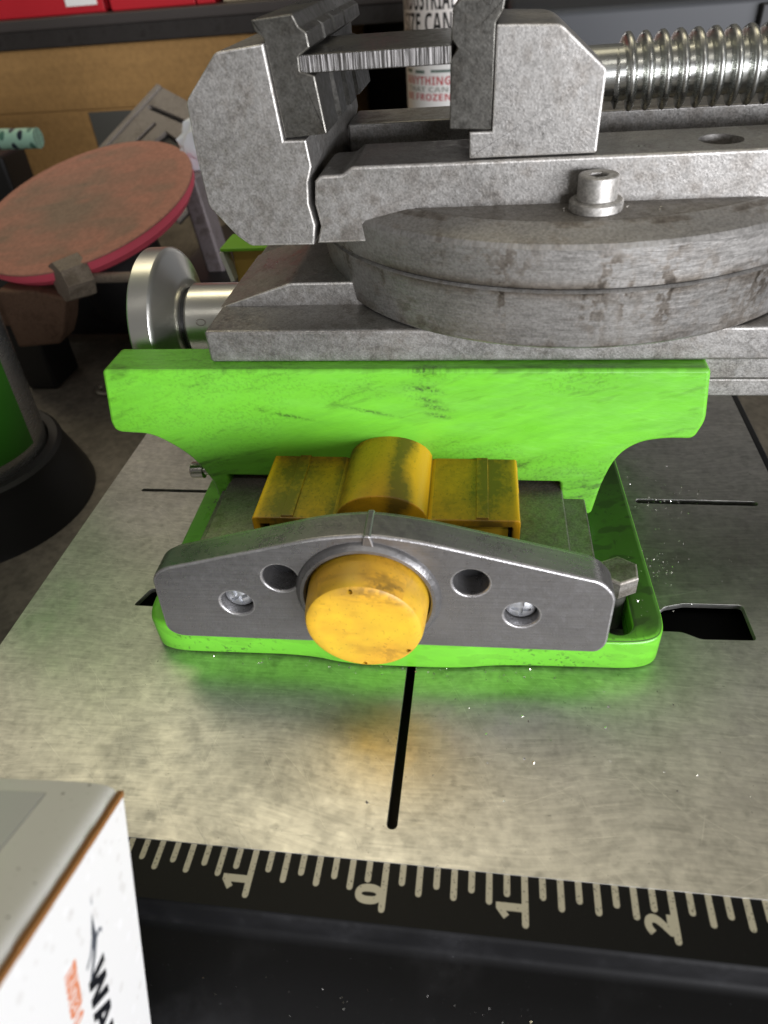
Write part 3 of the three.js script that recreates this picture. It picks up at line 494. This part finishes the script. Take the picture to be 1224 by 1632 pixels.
// ---------------------------------------------------------------- white carton, front left
{
  const P0 = new THREE.Vector3(-34.08, 43.34, 10.39);
  const M = new THREE.Matrix4().makeBasis(new THREE.Vector3(0.997134, -0.037278, -0.06583), new THREE.Vector3(0.007153, 0.912724, -0.408515), new THREE.Vector3(0.075313, 0.406873, 0.910375)).setPosition(P0);
  const put = (g) => g.applyMatrix4(M);
  const t = thing('cardboard_carton', 'glossy white printed carton with torn brown edge at the lower left', 'carton', [-80, -48, 40]);
  const white = rgbMat([0.8, 0.8, 0.8], 0.35, 0);
  const topTex = (() => {
    const cv = document.createElement('canvas'); cv.width = 1000; cv.height = 1000; const c = cv.getContext('2d'); c.fillStyle = '#f3f2f0'; c.fillRect(0, 0, 1000, 1000);   // 50 x 50 mm; right edge of the canvas is the torn edge, top of the canvas the far edge
    const px = (a, d) => [1000 - a * 20, d * 20];
    c.strokeStyle = '#2a2a2a'; c.lineWidth = 9; c.strokeRect(px(22, 5.6)[0], px(22, 5.6)[1], 170, 60); c.fillStyle = '#2a2a2a'; c.fillRect(px(21, 6.2)[0], px(21, 6.2)[1], 130, 34);
    for (let i = 0; i < 700; i++) { c.fillStyle = rnd() < 0.5 ? 'rgba(120,115,105,0.12)' : 'rgba(255,255,255,0.2)'; c.fillRect(rnd() * 1000, rnd() * 1000, 2 + rnd() * 6, 2 + rnd() * 4); }
    for (let i = 0; i < 14; i++) { c.fillStyle = 'rgba(60,55,50,0.35)'; c.beginPath(); c.arc(rnd() * 1000, rnd() * 500, 2 + rnd() * 5, 0, 6.3); c.fill(); }
    const x = new THREE.CanvasTexture(cv); x.colorSpace = THREE.SRGBColorSpace; return x;
  })();
  // top flap bends down into the torn edge
  const fl = exZ([[-95, 0], [-4.2, 0, 4], [-1.1, -0.7, 2], [-0.35, -2.6, 0.4], [-0.9, -3.2], [-95, -3.2]].reverse(), 0, 92, 0.12);
  { const p = fl.attributes.position, uv = fl.attributes.uv; for (let i = 0; i < p.count; i++) uv.setXY(i, (50 + p.getX(i)) / 50, 1 - p.getZ(i) / 50); }
  part('top_flap', put(fl), rgbMat(null, 0.2, 0, { map: topTex }), t);
  part('folded_tab', put(box(-60, -9.5, 0.02, 0.3, 3, 60, 0.1)), rgbMat([0.72, 0.72, 0.74], 0.22, 0), t);
  const torn = [];
  for (let i = 0; i < 46; i++) torn.push(box(-0.7 - 0.08 * rnd(), 0.1 + 0.05 * rnd(), -2.3 - 0.06 * rnd(), -1.5 + 0.14 * rnd(), i * 2 - 0.3, i * 2 + 2.3, 0.1));
  part('torn_edge', torn.map(put), rgbMat([0.3, 0.13, 0.035], 0.7, 0), t, 'torn brown cardboard edge');
  const cv = document.createElement('canvas'); cv.width = 1380; cv.height = 1500; const c = cv.getContext('2d');   // 92 mm (left = near end) x 100 mm, 15 px per mm
  c.fillStyle = '#f1f0ee'; c.fillRect(0, 0, 1380, 1500);
  const px = (bb, cc) => [1380 - cc * 15, bb * 15];
  for (let i = 0; i < 900; i++) { c.fillStyle = rnd() < 0.6 ? 'rgba(150,146,140,0.12)' : 'rgba(255,255,255,0.3)'; const r = 2 + rnd() * 9; c.beginPath(); c.arc(rnd() * 1380, rnd() * 1500, r, 0, 6.3); c.fill(); }
  const word = (s, bb, c0, h, sx, color, font) => { const [x, y] = px(bb, c0); c.save(); c.translate(x, y); c.rotate(Math.PI / 2); c.fillStyle = color; c.font = font + (h * 15 / 0.72) + 'px sans-serif'; c.scale(sx, 1); c.textBaseline = 'alphabetic'; c.transform(1, 0, -0.12, 1, 0, 0); c.fillText(s, 0, 0); if (font) { c.strokeStyle = color; c.lineWidth = h * 1.1; c.strokeText(s, 0, 0); } c.restore(); };
  word('WAR', 16.6, 14.7, 4.1, 1.22, '#12141a', 'bold ');
  word('TRUSTED O', 11.0, 19.4, 2.5, 0.5, '#e0702c', 'bold ');
  // spear-like emblem ahead of the word
  const pl = (pts, col) => { c.fillStyle = col; c.beginPath(); pts.forEach(([bb, cc], i) => { const [x, y] = px(bb, cc); i ? c.lineTo(x, y) : c.moveTo(x, y); }); c.closePath(); c.fill(); };
  pl([[9, 11.9], [11.6, 12.6], [14.6, 12.8], [17.6, 14.4], [18.2, 14], [15.4, 12.3], [13.4, 11.4], [11.4, 11.7]], '#4b4f57');
  pl([[12.2, 12.7], [14.2, 13.6], [15, 14.8], [15.6, 14.7], [14.6, 13.2], [13, 12.4]], '#6d7178'); pl([[12.8, 11.5], [12.6, 10.7], [13.2, 10], [14, 10.2], [13.2, 10.6], [13.6, 11.3]], '#6d7178');
  pl([[6.6, 11.6], [8, 11.8], [7.9, 11.4]], '#8d9096'); pl([[15.2, 23.8], [19, 24], [19, 23], [16, 23.2]], '#8d9096');
  const st = new THREE.CanvasTexture(cv); st.colorSpace = THREE.SRGBColorSpace;
  const sg = new THREE.PlaneGeometry(92, 100).rotateY(Math.PI / 2).translate(0.06, -50.6 - 1.4, 46);
  const side = box(-0.5, 0.03, -102, -2.0, 0, 92, 0.1);
  part('printed_side', put(fin(sg, { keepUV: true })), rgbMat(null, 0.45, 0, { map: st }), t, 'white side panel printed with black and orange words');
  part('carton_body', [put(side), put(box(-95, -0.4, -102, -3.1, 0.05, 91.8, 0.4))], white, t);
}

// ---------------------------------------------------------------- background: drill column, grinder, clamp, shelf
{
  const t = thing('machine_column', 'polished steel column in a flared black cast foot at the left edge', 'column', [-204, -50, -163]);
  const lean = (g) => g.translate(204, 50, 163).rotateZ(-0.05).translate(-204, -50, -163);
  part('steel_post', lean(lathe([[0, 0], [33, 0], [33, 260], [0, 260]], 'y', [-204, -46, -163], 96)), rgbMat([0.5, 0.5, 0.5], 0.42, 0.85, { roughnessMap: groundRough }), t);
  const sl = new THREE.LatheGeometry([[33.15, 30], [33.15, 250]].map(([r, y]) => new THREE.Vector2(r, y)), 60, -0.9, 2.5).translate(-204, -46, -163);
  part('green_reflection', lean(fin(sl)), rgbMat([0.03, 0.16, 0.012], 0.35, 0), t, 'green reflection on the post put in as a thin coloured band');  // reflected green put in as a thin coloured shell round the post
  part('cast_foot', [lean(lathe([[33.4, 27], [34, 28.4], [37.5, 28.4], [39, 27], [40, 22], [46, 6], [47, 0.2], [33.4, 0.2]], 'y', [-204, -50, -163], 96)), box(-262, -190, -49.9, -30, -165, -110, 6)], black, t);
}
{
  const t = thing('angle_grinder', 'angle grinder lying with its worn red sanding disc turned up', 'angle grinder', [-195, -50, -303]);
  const n = new THREE.Vector3(-0.1102, 0.9607, 0.2548).normalize(), q = new THREE.Quaternion().setFromUnitVectors(new THREE.Vector3(0, 1, 0), n), M = new THREE.Matrix4().makeRotationFromQuaternion(q).setPosition(-195, 37.6, -303.4);
  const dTex = dataTex(1024, 1024, (u, v) => {
    const x = u * 2 - 1, y = v * 2 - 1, r = Math.hypot(x, y), a = fbm(u, v, 5, 5, 4, 91), f = fbm(u, v, 80, 80, 3, 92), sw = fbm(u + 0.2 * v, v, 4, 14, 3, 93);
    let g = clamp(0.4 * smooth(0.3, 0.7, sw) + 0.45 * smooth(0.4, 0.65, a) + 0.5 * Math.exp(-(((r - 0.1) / 0.2) ** 2)) - 0.9 * smooth(0.84, 0.95, r), 0, 1); const k = 0.8 + 0.4 * f;
    return [mix(0.52, 0.31, g) * k, mix(0.25, 0.22, g) * k, mix(0.18, 0.16, g) * k];
  }, true);
  const dg = new THREE.LatheGeometry([[0.001, 0.6], [54, 0.4], [59.4, 0], [60, -0.9], [59, -1]].map(([r, y]) => new THREE.Vector2(r, y)), 128).toNonIndexed();
  { const p = dg.attributes.position, uv = dg.attributes.uv; for (let i = 0; i < p.count; i++) uv.setXY(i, p.getX(i) / 121 + 0.5, 0.5 - p.getZ(i) / 121); }
  part('sanding_disc', fin(dg, { keepUV: true }).applyMatrix4(M), rgbMat(null, 0.85, 0, { map: dTex }), t, 'brownish red abrasive disc');
  part('backing_pad', lathe([[0, -1.1], [59.4, -1.1], [59.3, -5], [56, -9], [30, -12], [0, -12]], 'y', [0, 0, 0], 128).applyMatrix4(M), rgbMat([0.95, 0.13, 0.2], 0.5, 0), t, 'pink red plastic backing pad');
  part('gear_head', [lathe([[0, -64], [20, -64], [24, -58], [26, -30], [20, -20], [12, -12], [0, -12]], 'y', [0, 0, 0], 48).applyMatrix4(M)], black, t);
  part('motor_body', [box(-172, -96, -46, -8, -420, -300, 12), lathe([[0, 0], [21, 0], [24, 5], [24, 120], [18, 126], [0, 126]], 'x', [-300, -22, -330], 40)], black, t);
}
{
  const t = thing('bar_clamp', 'rusty brown clamp with faceted knob lying under the sanding disc', 'clamp', [-195, -50, -250]);
  const rust = rgbMat([0.17, 0.1, 0.065], 0.8, 0.1, { map: castTex }), dust = rgbMat([0.32, 0.27, 0.22], 0.85, 0, { map: castTex });
  part('knob', fin(new THREE.CylinderGeometry(9.5, 10.5, 13, 8).rotateZ(Math.PI / 2).rotateY(0.9).translate(-181.5, 18, -250)), dust, t);
  part('clamp_screw', lathe([[0, 0], [2.4, 0], [2.4, 44], [0, 44]], 'x', [-176, 16.5, -254], 20), dust, t);
  part('clamp_body', [exZ([[-222, 14, 2], [-203, 14, 3], [-186, 10, 3], [-193, -6, 3], [-198, -14, 2], [-222, -16, 2]].reverse(), -262, -246, 1.5)], rust, t);
  part('clamp_foot', box(-240, -222, -49.9, -4, -290, -263, 2), black, t);
  part('clamp_arm', box(-240, -212, -10, 4, -275, -258, 2), rust, t);
}
single('green_bracket', [box(-81.6, -52, 49.2, 50.4, -206, -190, 0.3)], rgbMat([0.2, 0.5, 0.02], 0.45, 0), 'small lime green strip with brass edge behind the steel slide', 'bracket', [-70, 50, -190]);
{
  const t = thing('brass_plate', 'brass coloured plate with white edge below the lime green strip', 'plate', [-70, 40, -195]);
  part('plate', box(-78.6, -52, 30, 49, -203, -194, 0.4), rgbMat([0.5, 0.32, 0.08], 0.45, 0.5), t);
  part('white_edge', fin(new THREE.BoxGeometry(1.6, 11, 6).rotateZ(0.22).translate(-80.2, 43.6, -193)), rgbMat([0.7, 0.69, 0.66], 0.6, 0), t);
}
single('steel_tube', [fin(new RoundedBoxGeometry(10.5, 62, 16, 3, 2).rotateZ(0.1).translate(-142, 11, -332))], rgbMat([0.34, 0.3, 0.32], 0.5, 0.3, { map: castTex }), 'dusty grey purple steel bar standing beside the red disc', 'steel bar', [-142, -20, -332]);
{
  // folded sheet-metal tool standing at a slant behind the disc
  // local x runs along its far edge, local y along its left edge towards the viewer
  const M = new THREE.Matrix4().makeBasis(new THREE.Vector3(0.838836, -0.30774, 0.449055), new THREE.Vector3(0.544384, 0.474194, -0.691944), new THREE.Vector3(0, 0.824886, 0.565299)).setPosition(-224.3, 63, -500);
  const t = thing('tool_tray', 'grey plastic tool tray with dark slots leaning behind the red disc', 'tray', [-224, 20, -480]);
  const m = rgbMat([0.27, 0.24, 0.215], 0.6, 0.1, { map: castTex });
  const s = poly([[4.5, -80, 2], [90, -80, 2], [90, 0, 1], [4.5, 0, 1]]); s.holes.push(slotHole(8, -18, 52, -14, 3.4)); s.holes.push(slotHole(20.5, -44, 21.5, -28, 3)); s.holes.push(poly([[31, -40], [33, -28], [52, -30], [50, -42]], THREE.Path));
  part('tray_face', exZ(s, -5, -1.5, 0.5).applyMatrix4(M), m, t);
  part('tray_rim', [box(0, 4.4, -82, 0, -9, 0, 0.8).applyMatrix4(M)], m, t);
  part('tray_back', box(4.6, 88, -78, -2, -9, -5.2, 0.5).applyMatrix4(M), black, t);
}
{
  const g = fin(new THREE.IcosahedronGeometry(10, 3)); const p = g.attributes.position;
  for (let i = 0; i < p.count; i++) { const k = 1 + 0.3 * Math.sin(p.getX(i) * 1.3 + 2 * p.getY(i)) * Math.cos(p.getZ(i) * 1.1); p.setXYZ(i, p.getX(i) * k * 0.75, p.getY(i) * k * 1.1, p.getZ(i) * k * 0.6); }
  single('plastic_packet', [fin(g.scale(1.45, 1.45, 1.45).rotateZ(-0.4).translate(-141, 53, -345))], rgbMat([0.85, 0.9, 0.95], 0.2, 0), 'crumpled clear white plastic packet between red disc and left jaw', 'packet', [-139, 40, -345]);
}
{
  const t = thing('dotted_marker', 'mint green tube with dark dots at the left edge', 'tube', [-315, 36, -450]);
  const cv = document.createElement('canvas'); cv.width = 512; cv.height = 256; const c = cv.getContext('2d'); c.fillStyle = '#9fc9b4'; c.fillRect(0, 0, 512, 256);
  for (let i = 0; i < 18; i++) { c.fillStyle = i % 3 ? '#1c2a38' : '#4d7a6a'; c.beginPath(); c.ellipse((i % 6) * 86 + 40, Math.floor(i / 6) * 86 + 30 + (i % 2) * 30, 27, 21, 0.4, 0, 6.28); c.fill(); }
  const x = new THREE.CanvasTexture(cv); x.colorSpace = THREE.SRGBColorSpace; x.wrapS = x.wrapT = THREE.RepeatWrapping;
  const g = new THREE.CylinderGeometry(6.5, 6.5, 80, 32).rotateZ(Math.PI / 2 - 0.02).translate(-338, 42, -450); const uv = g.attributes.uv; for (let i = 0; i < uv.count; i++) uv.setXY(i, uv.getY(i) * 2, uv.getX(i));
  part('tube', fin(g, { keepUV: true }), rgbMat(null, 0.4, 0, { map: x }), t);
  part('stand', box(-400, -336, -49.9, 30, -490, -456, 3), black, t);
}
{
  const t = thing('spray_can', 'white can with black and red lettering behind the vise jaws', 'can', [-15, -50, -500]);
  const cv = document.createElement('canvas'); cv.width = 1600; cv.height = 1600; const c = cv.getContext('2d'); c.fillStyle = '#cfc9c2'; c.fillRect(0, 0, 1600, 1600);
  // 8 px per mm of height (200 mm), 1600 px round the can (pi * 60 mm)
  c.textAlign = 'center'; const X = 800, Y = (y) => 1600 - (y + 50) * 8, line = (s, y, h, w, col, b = 'bold ') => { c.fillStyle = col; c.font = b + Math.round(h * 8 / 0.72) + 'px sans-serif'; const m = c.measureText(s).width; c.save(); c.translate(X, Y(y)); c.scale(w * 8.49 / m, 1); c.fillText(s, 0, 0); c.restore(); };
  line('INDUSTRIAL', 95.6, 11.5, 44, '#1b1a19'); line('SIZE CAN', 83.6, 10.4, 40, '#1b1a19');
  c.fillStyle = '#e4e2de'; c.fillRect(0, Y(71), 1600, 40 * 8);
  line('ANYTHING', 55.6, 4.6, 38, '#b5474a'); line('THAT CAN', 51.6, 3, 34, '#8f9088'); line('BE FROZEN', 46.6, 3.8, 38, '#b5474a');
  c.fillStyle = '#56685f'; c.fillRect(640, Y(64), 60, 16); c.fillRect(730, Y(63.6), 70, 14); c.fillRect(840, Y(64), 200, 12);
  const x = new THREE.CanvasTexture(cv); x.colorSpace = THREE.SRGBColorSpace;
  const g = new THREE.CylinderGeometry(30, 30, 200, 96, 1, true, Math.PI - 0.55).translate(-15, 50, -500);
  part('can_body', fin(g, { keepUV: true }), rgbMat(null, 0.35, 0.2, { map: x }), t);
  part('can_base', lathe([[0, 0], [30.6, 0], [30.6, 2]], 'y', [-15, -49.9, -500]), bright, t);
  part('can_top', [lathe([[30, 0], [31, 1], [30, 2], [20, 10], [12, 12], [12, 30], [0, 30]], 'y', [-15, 150, -500])], bright, t);
}
{
  const t = thing('storage_shelf', 'dark steel shelf board above the cardboard box at the back', 'shelf', [0, -50, -680]);
  const m = rgbMat([0.035, 0.031, 0.029], 0.5, 0.2, { map: castTex });
  part('shelf_board', box(-620, 620, 92, 100, -860, -600, 1.5), rgbMat([0.06, 0.052, 0.048], 0.5, 0.3), t);
  part('shelf_lip', [box(-620, 620, 79.5, 92.2, -606, -602, 1)], m, t);
  part('post', box(-640, -618, -49.9, 300, -620, -600, 1), m, t); part('post', box(618, 640, -49.9, 300, -620, -600, 1), m, t);
  part('back_panel', box(-618, 618, -49.9, 300, -866, -860, 0.5), black, t);
}
function bin(x0, x1, label, card) {
  const t = thing('parts_bin', label, 'bin', [(x0 + x1) / 2, 100.2, -690], 'red parts bins along the shelf');
  const red = rgbMat([0.42, 0.012, 0.02], 0.45, 0);
  part('bin_shell', [box(x0, x1, 100.2, 103, -790, -614, 1), exX([[614, 100.2, 2], [614, 150, 3], [618, 150, 1], [618, 100.2]].map(([a, b, r]) => [a, b, r]).reverse(), x0, x1, 0.4), box(x0, x0 + 3, 100.2, 160, -790, -614.5, 1), box(x1 - 3, x1, 100.2, 160, -790, -614.5, 1), box(x0, x1, 100.2, 170, -790, -786, 1)], red, t);
  if (card) part('label_card', box(card[0], card[1], 105.5, 124, -613.9, -612.6, 0.2), rgbMat([0.75, 0.74, 0.7], 0.7, 0), t);
  return t;
}
bin(-560, -404, 'red plastic parts bin at the far left edge without a card', null);
bin(-400, -303, 'red plastic parts bin holding a white label card', [-335, -308]);
bin(-297, -225.5, 'red plastic parts bin just right of the one with the white card', null);
bin(-224, -209, 'narrow red plastic parts bin next to the pale patterned box', null);
bin(-116, -69, 'small red plastic parts bin directly behind the fixed jaw', null);
single('parts_box', [box(-204, -172, 100.2, 150, -700, -620, 1)], rgbMat([0.5, 0.42, 0.28], 0.8, 0, { map: castTex }), 'pale patterned little box on the shelf between red bins', 'box', [-188, 100.2, -660]);
{
  const t = thing('cardboard_box', 'large brown cardboard box under the dark shelf', 'cardboard box', [-330, -50, -720]);
  part('box_side', [box(-560, -120, 27.4, 76, -800, -640, 0.8, { tile: 120 })], cardMat, t);
  part('box_side', [box(-559, -121, -49.9, 27, -799, -641, 0.8, { tile: 120 })], cardMat, t);
  part('tape_patch', box(-358, -306, -8, 25, -640.9, -640.1, 0.2), rgbMat([0.1, 0.098, 0.085], 0.5, 0), t, 'dark patch on the box');
}
{
  const t = thing('tool_case', 'dark blue grey tool case behind the lead screw', 'tool case', [200, -50, -520]);
  const m = rgbMat([0.035, 0.038, 0.043], 0.5, 0);
  part('case_body', box(24, 420, -49.9, 62, -580, -470, 4), black, t);
  part('case_lid', box(22, 420, 62.2, 92, -580, -466, 5), m, t);
  part('latch', box(165, 184, 66, 88, -466, -461, 1.5), black, t);
}
// metal swarf: flakes on table, base and slide
{
  const g = new THREE.TetrahedronGeometry(0.5); g.scale(1, 0.35, 0.7); g.scale(MM, MM, MM);
  const N = 760, im = new THREE.InstancedMesh(g, rgbMat([0.85, 0.83, 0.78], 0.25, 1), N), q = new THREE.Quaternion(), e = new THREE.Euler();
  const spots = [[62, -85, 6, 10, 0, 70], [68, -116, 18, 18, 0, 80], [72, -112, 16, 1.2, 0, 14], [0, -46, 60, 3, 0, 90], [30, -32, 65, 26, 0, 90], [20, 19, 75, 7, -7, 120], [70, -100, 26, 50, 0, 60], [52, -70, 3, 20, 10.2, 40], [43, -58, 3, 12, 19.6, 14], [45, -99.5, 40, 3, 47.6, 0], [36, -90, 28, 4, 89.8, 30], [-55, -100, 8, 3, 56.6, 6], [-60, -150, 30, 40, 0, 10], [-160, -200, 25, 25, -49.8, 41]];
  let k = 0;
  for (const [x, z, wx, wz, y, n] of spots) for (let i = 0; i < n && k < N; i++, k++) {
    const s = (y < -5 ? 0.45 : 1) * (0.22 + 0.8 * rnd() ** 4); e.set(rr(-0.7, 0.7), rr(0, 6.28), rr(-0.7, 0.7)); q.setFromEuler(e);
    const gx = (rnd() + rnd() + rnd()) / 1.5 - 1, gz = (rnd() + rnd() + rnd()) / 1.5 - 1;
    im.setMatrixAt(k, new THREE.Matrix4().compose(new THREE.Vector3((x + gx * wx) * MM, (y + 0.12) * MM, (z + gz * wz) * MM), q, new THREE.Vector3(s, s, s)));
  }
  im.count = k; im.name = 'metal_swarf'; im.castShadow = true; im.userData = { label: 'tiny bright metal chips scattered over table and green base', category: 'swarf', kind: 'stuff' }; scene.add(im);
}
{
  const pts = []; for (let i = 0; i <= 12; i++) { const a = 2.8 + i * 0.28; pts.push(new THREE.Vector3(-190 + 7 * Math.cos(a), -48.5 + i * 0.05, -262 - 6 * Math.sin(a))); }
  single('metal_curl', [fin(new THREE.TubeGeometry(new THREE.CatmullRomCurve3(pts), 40, 1, 8))], rgbMat([0.7, 0.66, 0.55], 0.4, 0.8), 'pale curled metal shaving on the dark bench top', 'shaving', [-190, -49, -262]);
}
renderer.render(scene, camera);
